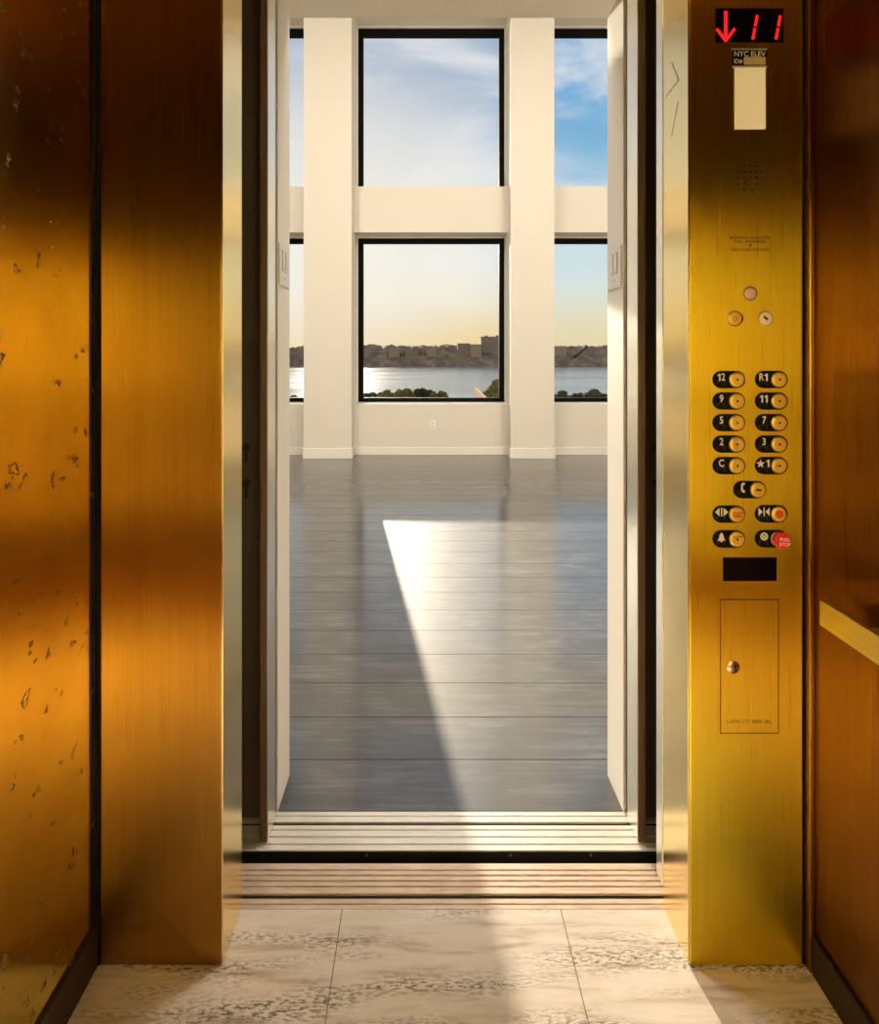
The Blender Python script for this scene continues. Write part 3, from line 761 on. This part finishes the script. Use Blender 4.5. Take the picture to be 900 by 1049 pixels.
# key cabinet: door set in a dark joint
pbox('cabinet_joint', 737.2, 797.4, 613.6, 751.6, mat('joint_brown', (0.10, 0.035, 0.004), 0.6), COP, 0.0003)
cd = pbox('cabinet_door', 738.3, 796.3, 614.8, 750.4, BRONZE_PANEL, COP, 0.0011, 0.0003); cd['label'] = 'small brass cabinet door with lock'
lk = MB().lathe((PX(750.2), FD, PZ(683.2)), [(6.6 * k, -0.001), (6.6 * k, -0.003), (5.4 * k, -0.0048), (0, -0.0056)], 'y', 28).build('lock', mat('lock_steel', (0.62, 0.50, 0.36), 0.22, 1.0), cd, True)
b = MB(); stroke(b, 751.6, 680.0, 751.6, 686.6, 2.0, FD - 0.0056); b.build('lock_slot', DOT, cd)
text_mesh('capacity_lettering', 'CAPACITY 3000 LBS.', 4.9 * k, (PX(766.8), FD - 0.0011, PZ(739.0)), INK, cd, sx=1.05, depth=0.0003)

# ------------------------------------------------------------------ outside
WATER_Z = EYE - 36.4
def water():
    m = mat('river_water', S(86, 110, 122), 0.12, 0, 0.5); nt = m.node_tree; b = bsdf(m)
    v = obj_coord(nt, (0.05, 0.12, 0.05))
    a = noise_n(nt, v, 1.0, 6.0, 0.65)
    v2 = obj_coord(nt, (0.004, 0.02, 0.01))
    a2 = noise_n(nt, v2, 1.0, 4.0, 0.6)
    nt.links.new(ramp(nt, a2, [(0.35, S(120, 138, 146)), (0.65, S(165, 172, 170))]), b.inputs['Base Color'])
    nt.links.new(math_n(nt, 'MULTIPLY_ADD', a2, 0.16, 0.06), b.inputs['Roughness'])
    bump(nt, b, a, 0.5, 1.2)
    return m
WATER = water()
bm = bmesh.new(); bmesh.ops.create_grid(bm, x_segments=2, y_segments=2, size=1)
for v in bm.verts: v.co = Vector((v.co.x * 4000, 2300 + v.co.y * 1950, WATER_Z))
me = bpy.data.meshes.new('river'); bm.to_mesh(me); bm.free(); me.materials.append(WATER)
rv = bpy.data.objects.new('river', me); COL.objects.link(rv); tag(rv, 'wide grey-blue river with sun glitter below the far hills', 'river', kind='structure')

def earth(name, stops, scale):
    m = mat(name, (0.2, 0.2, 0.1), 0.9, 0, 0.1); nt = m.node_tree; b = bsdf(m)
    n = noise_n(nt, obj_coord(nt), scale, 6.0, 0.7)
    nt.links.new(ramp(nt, n, stops), b.inputs['Base Color'])
    return m
SHORE = earth('wooded_far_bluff', [(0.3, S(108, 82, 64)), (0.5, S(142, 112, 86)), (0.7, S(188, 154, 116))], 0.03)  # air haze is muted into these browns
# far bluff as a height field
bm = bmesh.new(); NX, NY = 260, 14
SH_Y = 36.4 * F / 13.4
grid = []
for j in range(NY + 1):
    row = []
    for i in range(NX + 1):
        x = -900 + 2000 * i / NX; y = SH_Y + 320 * j / NY
        t = j / NY
        prof = min(1.0, t / 0.35) ** 0.6
        h = 58 + 7 * mnoise.noise((x * 0.006, 3.1, 0)) + 6 * mnoise.noise((x * 0.035, y * 0.02, 1.0)) + 5 * mnoise.noise((x * 0.11, y * 0.06, 5.0)) - (x > 350) * 1
        z = WATER_Z + (h * prof if j else -1.0) + (4 * mnoise.noise((x * 0.05, y * 0.05, 9)) if 0 < j else 0)
        row.append(bm.verts.new((x, y + 10 * mnoise.noise((x * 0.01, 0, 2)), z)))
    grid.append(row)
for j in range(NY):
    for i in range(NX):
        bm.faces.new((grid[j][i], grid[j][i + 1], grid[j + 1][i + 1], grid[j + 1][i]))
me = bpy.data.meshes.new('far_bluff'); bm.to_mesh(me); bm.free(); me.materials.append(SHORE)
o = bpy.data.objects.new('far_bluff', me); COL.objects.link(o); tag(o, 'brown wooded bluff along the far river bank', 'hill', kind='structure')

def tower(px0, px1, ytop, d, m, label, depth=40, pent=None, group=None, ybot=374):
    x0, x1 = X(px0, d), X(px1, d); z0, z1 = WATER_Z - 1, Z(ytop, d)
    e = empty('apartment_building', ((x0 + x1) / 2, d, z0), label, 'building', group)
    b = MB(); b.box(x0, x1, d, d + depth, z0, z1)
    nf = max(2, int((z1 - z0) / 7)); 
    b.build('block', m, e)
    c = MB(); c.box(x0 - .4, x1 + .4, d - .4, d + depth + .4, z1, z1 + 1.2); c.build('parapet', m, e)
    if pent:
        for (p0, p1, yt) in pent:
            MB().box(X(p0, d), X(p1, d), d + 8, d + depth - 8, z1, Z(yt, d)).build('roof_house', m, e)
    return e
def facade(name, a, b_):
    m = mat(name, a, 0.8); nt = m.node_tree; bs = bsdf(m)
    br = N(nt, 'ShaderNodeTexBrick'); br.inputs['Scale'].default_value = 0.12; br.inputs['Color1'].default_value = (*a, 1); br.inputs['Color2'].default_value = (*b_, 1)
    br.inputs['Mortar'].default_value = (*[v * 0.8 for v in a], 1)
    nt.links.new(obj_coord(nt), br.inputs['Vector']); nt.links.new(br.outputs['Color'], bs.inputs['Base Color'])
    return m
FA = facade('grey_brown_facade', S(176, 146, 120), S(158, 128, 106)); FBm = facade('tan_facade', S(196, 160, 120), S(176, 142, 106))
BD = SH_Y + 30
tower(492.5, 519, 345.2, BD + 30, FA, 'tall slab apartment tower on the far bank', 45, [(496.5, 499.5, 343.6), (508, 512, 343.4)])
tower(482.5, 493.2, 353.2, BD - 2, FBm, 'low tan apartment building beside the tall tower', 30)
tower(468.5, 481.5, 352.2, BD + 24, FA, 'second low building from the tall tower on the far bank', 30)
tower(398, 409, 357.5, BD + 4, FBm, 'small pale building among the bluff trees', 26)
tower(566, 580, 355.0, BD + 10, FBm, 'flat roofed tan building on the far bank seen through the side window', 40)
tower(373, 379, 358.2, BD + 2, FA, 'narrow brown building on the far bank above the sun glitter', 20)
tower(415, 428, 359.0, BD + 6, FA, 'long low brown building on the far bank, mid window', 24)
tower(437, 447, 357.6, BD + 3, FBm, 'tan building on the far bank halfway to the tall tower', 24)
# road cut climbing the bluff
b = MB(); y0 = SH_Y + 20
b.poly_extrude([(X(586.5, y0), Z(366, y0)), (X(589, y0), Z(367, y0)), (X(602.5, y0), Z(355, y0)), (X(601, y0), Z(353.5, y0))], 'y', y0, y0 + 5)
tag(b.build('hillside_ramp', mat('ramp_dark', S(40, 34, 32), 0.9)), 'dark diagonal ramp climbing the far bluff', 'ramp')

# near bank with tree tops
GROUND = earth('park_ground', [(0.35, S(70, 72, 40)), (0.65, S(110, 100, 60))], 0.2)
bm = bmesh.new()
pts = [(-400, 20), (400, 20), (400, 345), (-400, 345)]
lo = [bm.verts.new((x, y, -16 if y < 100 else WATER_Z + 0.5)) for x, y in pts]
bm.faces.new(lo)
me = bpy.data.meshes.new('park_slope'); bm.to_mesh(me); bm.free(); me.materials.append(GROUND)
o = bpy.data.objects.new('park_slope', me); COL.objects.link(o); tag(o, 'sloping park ground down to the river', 'ground', kind='structure')
def leaf_mat(name, a, b_):
    m = mat(name, a, 0.85, 0, 0.15); nt = m.node_tree; bs = bsdf(m)
    nt.links.new(mix(nt, ramp(nt, noise_n(nt, obj_coord(nt), 1.2, 4, 0.7), [(0.35, 0.0), (0.65, 1.0)]), a, b_), bs.inputs['Base Color'])
    bump(nt, bs, noise_n(nt, obj_coord(nt), 2.5, 4, 0.7), 0.8, 0.8)
    return m
LEAF_A = leaf_mat('leaves_olive', S(104, 92, 36), S(150, 128, 54)); LEAF_B = leaf_mat('leaves_dark', S(50, 56, 26), S(84, 84, 36))
BARK = mat('bark', S(70, 54, 40), 0.9)
TG = 'treetops below the windows'
def ground_z(y): return -16 + (WATER_Z + 16.5) * (y - 20) / 325.0
def tree(px, ytop, d, wpx, m, label, seed):
    rnd = random.Random(seed)
    x, zt, r = X(px, d), Z(ytop, d), wpx * d / F / 2
    gz = ground_z(d)
    e = empty('tree', (x, d, gz), label, 'tree', TG)
    bm_ = MB()
    cz = zt - r * 0.75
    for i in range(22):
        a = rnd.random() * 6.283; q = rnd.random() ** 0.5; hz = rnd.uniform(-1, 0.75)
        rad = r * (1 - 0.5 * max(0, hz)) * q
        br = r * rnd.uniform(0.24, 0.4)
        c = Vector((x + rad * 0.8 * math.cos(a), d + rad * 0.8 * math.sin(a), cz + hz * r * 0.6))
        t = bmesh.ops.create_icosphere(bm_.bm, subdivisions=2, radius=br)
        for v in t['verts']:
            nn = v.co.normalized(); v.co = v.co * (1 + 0.28 * mnoise.noise(nn * 2.6 + Vector((i, seed, 0)))) + c
    bm_.build('crown', m, e)
    MB().lathe((x, d, gz), [(r * 0.12, -0.5), (r * 0.08, (cz - gz) * 0.6), (r * 0.05, cz - gz)], 'z', 10).build('trunk', BARK, e, True)
TREES = [(300, 405, 130, 26, LEAF_B, 'dark treetop under the window by the switch plate'),
         (378, 401.5, 150, 24, LEAF_B, 'low treetop nearest the sun glitter in the middle window'),
         (395, 399.6, 165, 26, LEAF_A, 'small olive treetop beside the glitter, middle window'),
         (413, 397.8, 142, 28, LEAF_A, 'broad olive treetop at the centre of the middle window row'),
         (433, 396.2, 180, 27, LEAF_B, 'darker treetop with a small peak in the middle window row'),
         (449, 399.6, 160, 24, LEAF_A, 'last olive treetop of the row before open water'),
         (510, 388.0, 135, 36, LEAF_A, 'big rounded treetop beside the sunlit wall, middle window'),
         (576, 399.5, 130, 22, LEAF_B, 'dark treetop against the pier in the side window'),
         (592, 402.0, 150, 16, LEAF_B, 'smallest dark treetop in the side window'),
         (611, 396.4, 120, 24, LEAF_B, 'dark pointed treetop in the side window near the reveal')]
for i, t in enumerate(TREES): tree(*t, seed=i + 3)
# sunlit terrace wall by the big tree
d1, d2 = 120, 100
b = MB()
A = Vector((X(488.5, d1), d1, Z(398.0, d1))); B_ = Vector((X(504, d2), d2, Z(412, d2)))
dirv = (B_ - A); nrm = Vector((dirv.y, -dirv.x, 0)).normalized()
STONE = mat('terrace_stone', S(196, 142, 74), 0.8)
pts = [(A, 0), (B_, 0)]
vs = []
for P in (A, B_):
    for s in (0, 1):
        for h in (0, -1.4):
            vs.append(b.bm.verts.new((P.x + nrm.x * s * 0.5, P.y + nrm.y * s * 0.5, P.z + h)))
for f in ((0, 1, 3, 2), (4, 6, 7, 5), (0, 4, 5, 1), (2, 3, 7, 6), (0, 2, 6, 4), (1, 5, 7, 3)): b.bm.faces.new([vs[i] for i in f])
tag(b.build('terrace_wall', STONE), 'sunlit stone terrace wall under the big rounded treetop', 'wall')
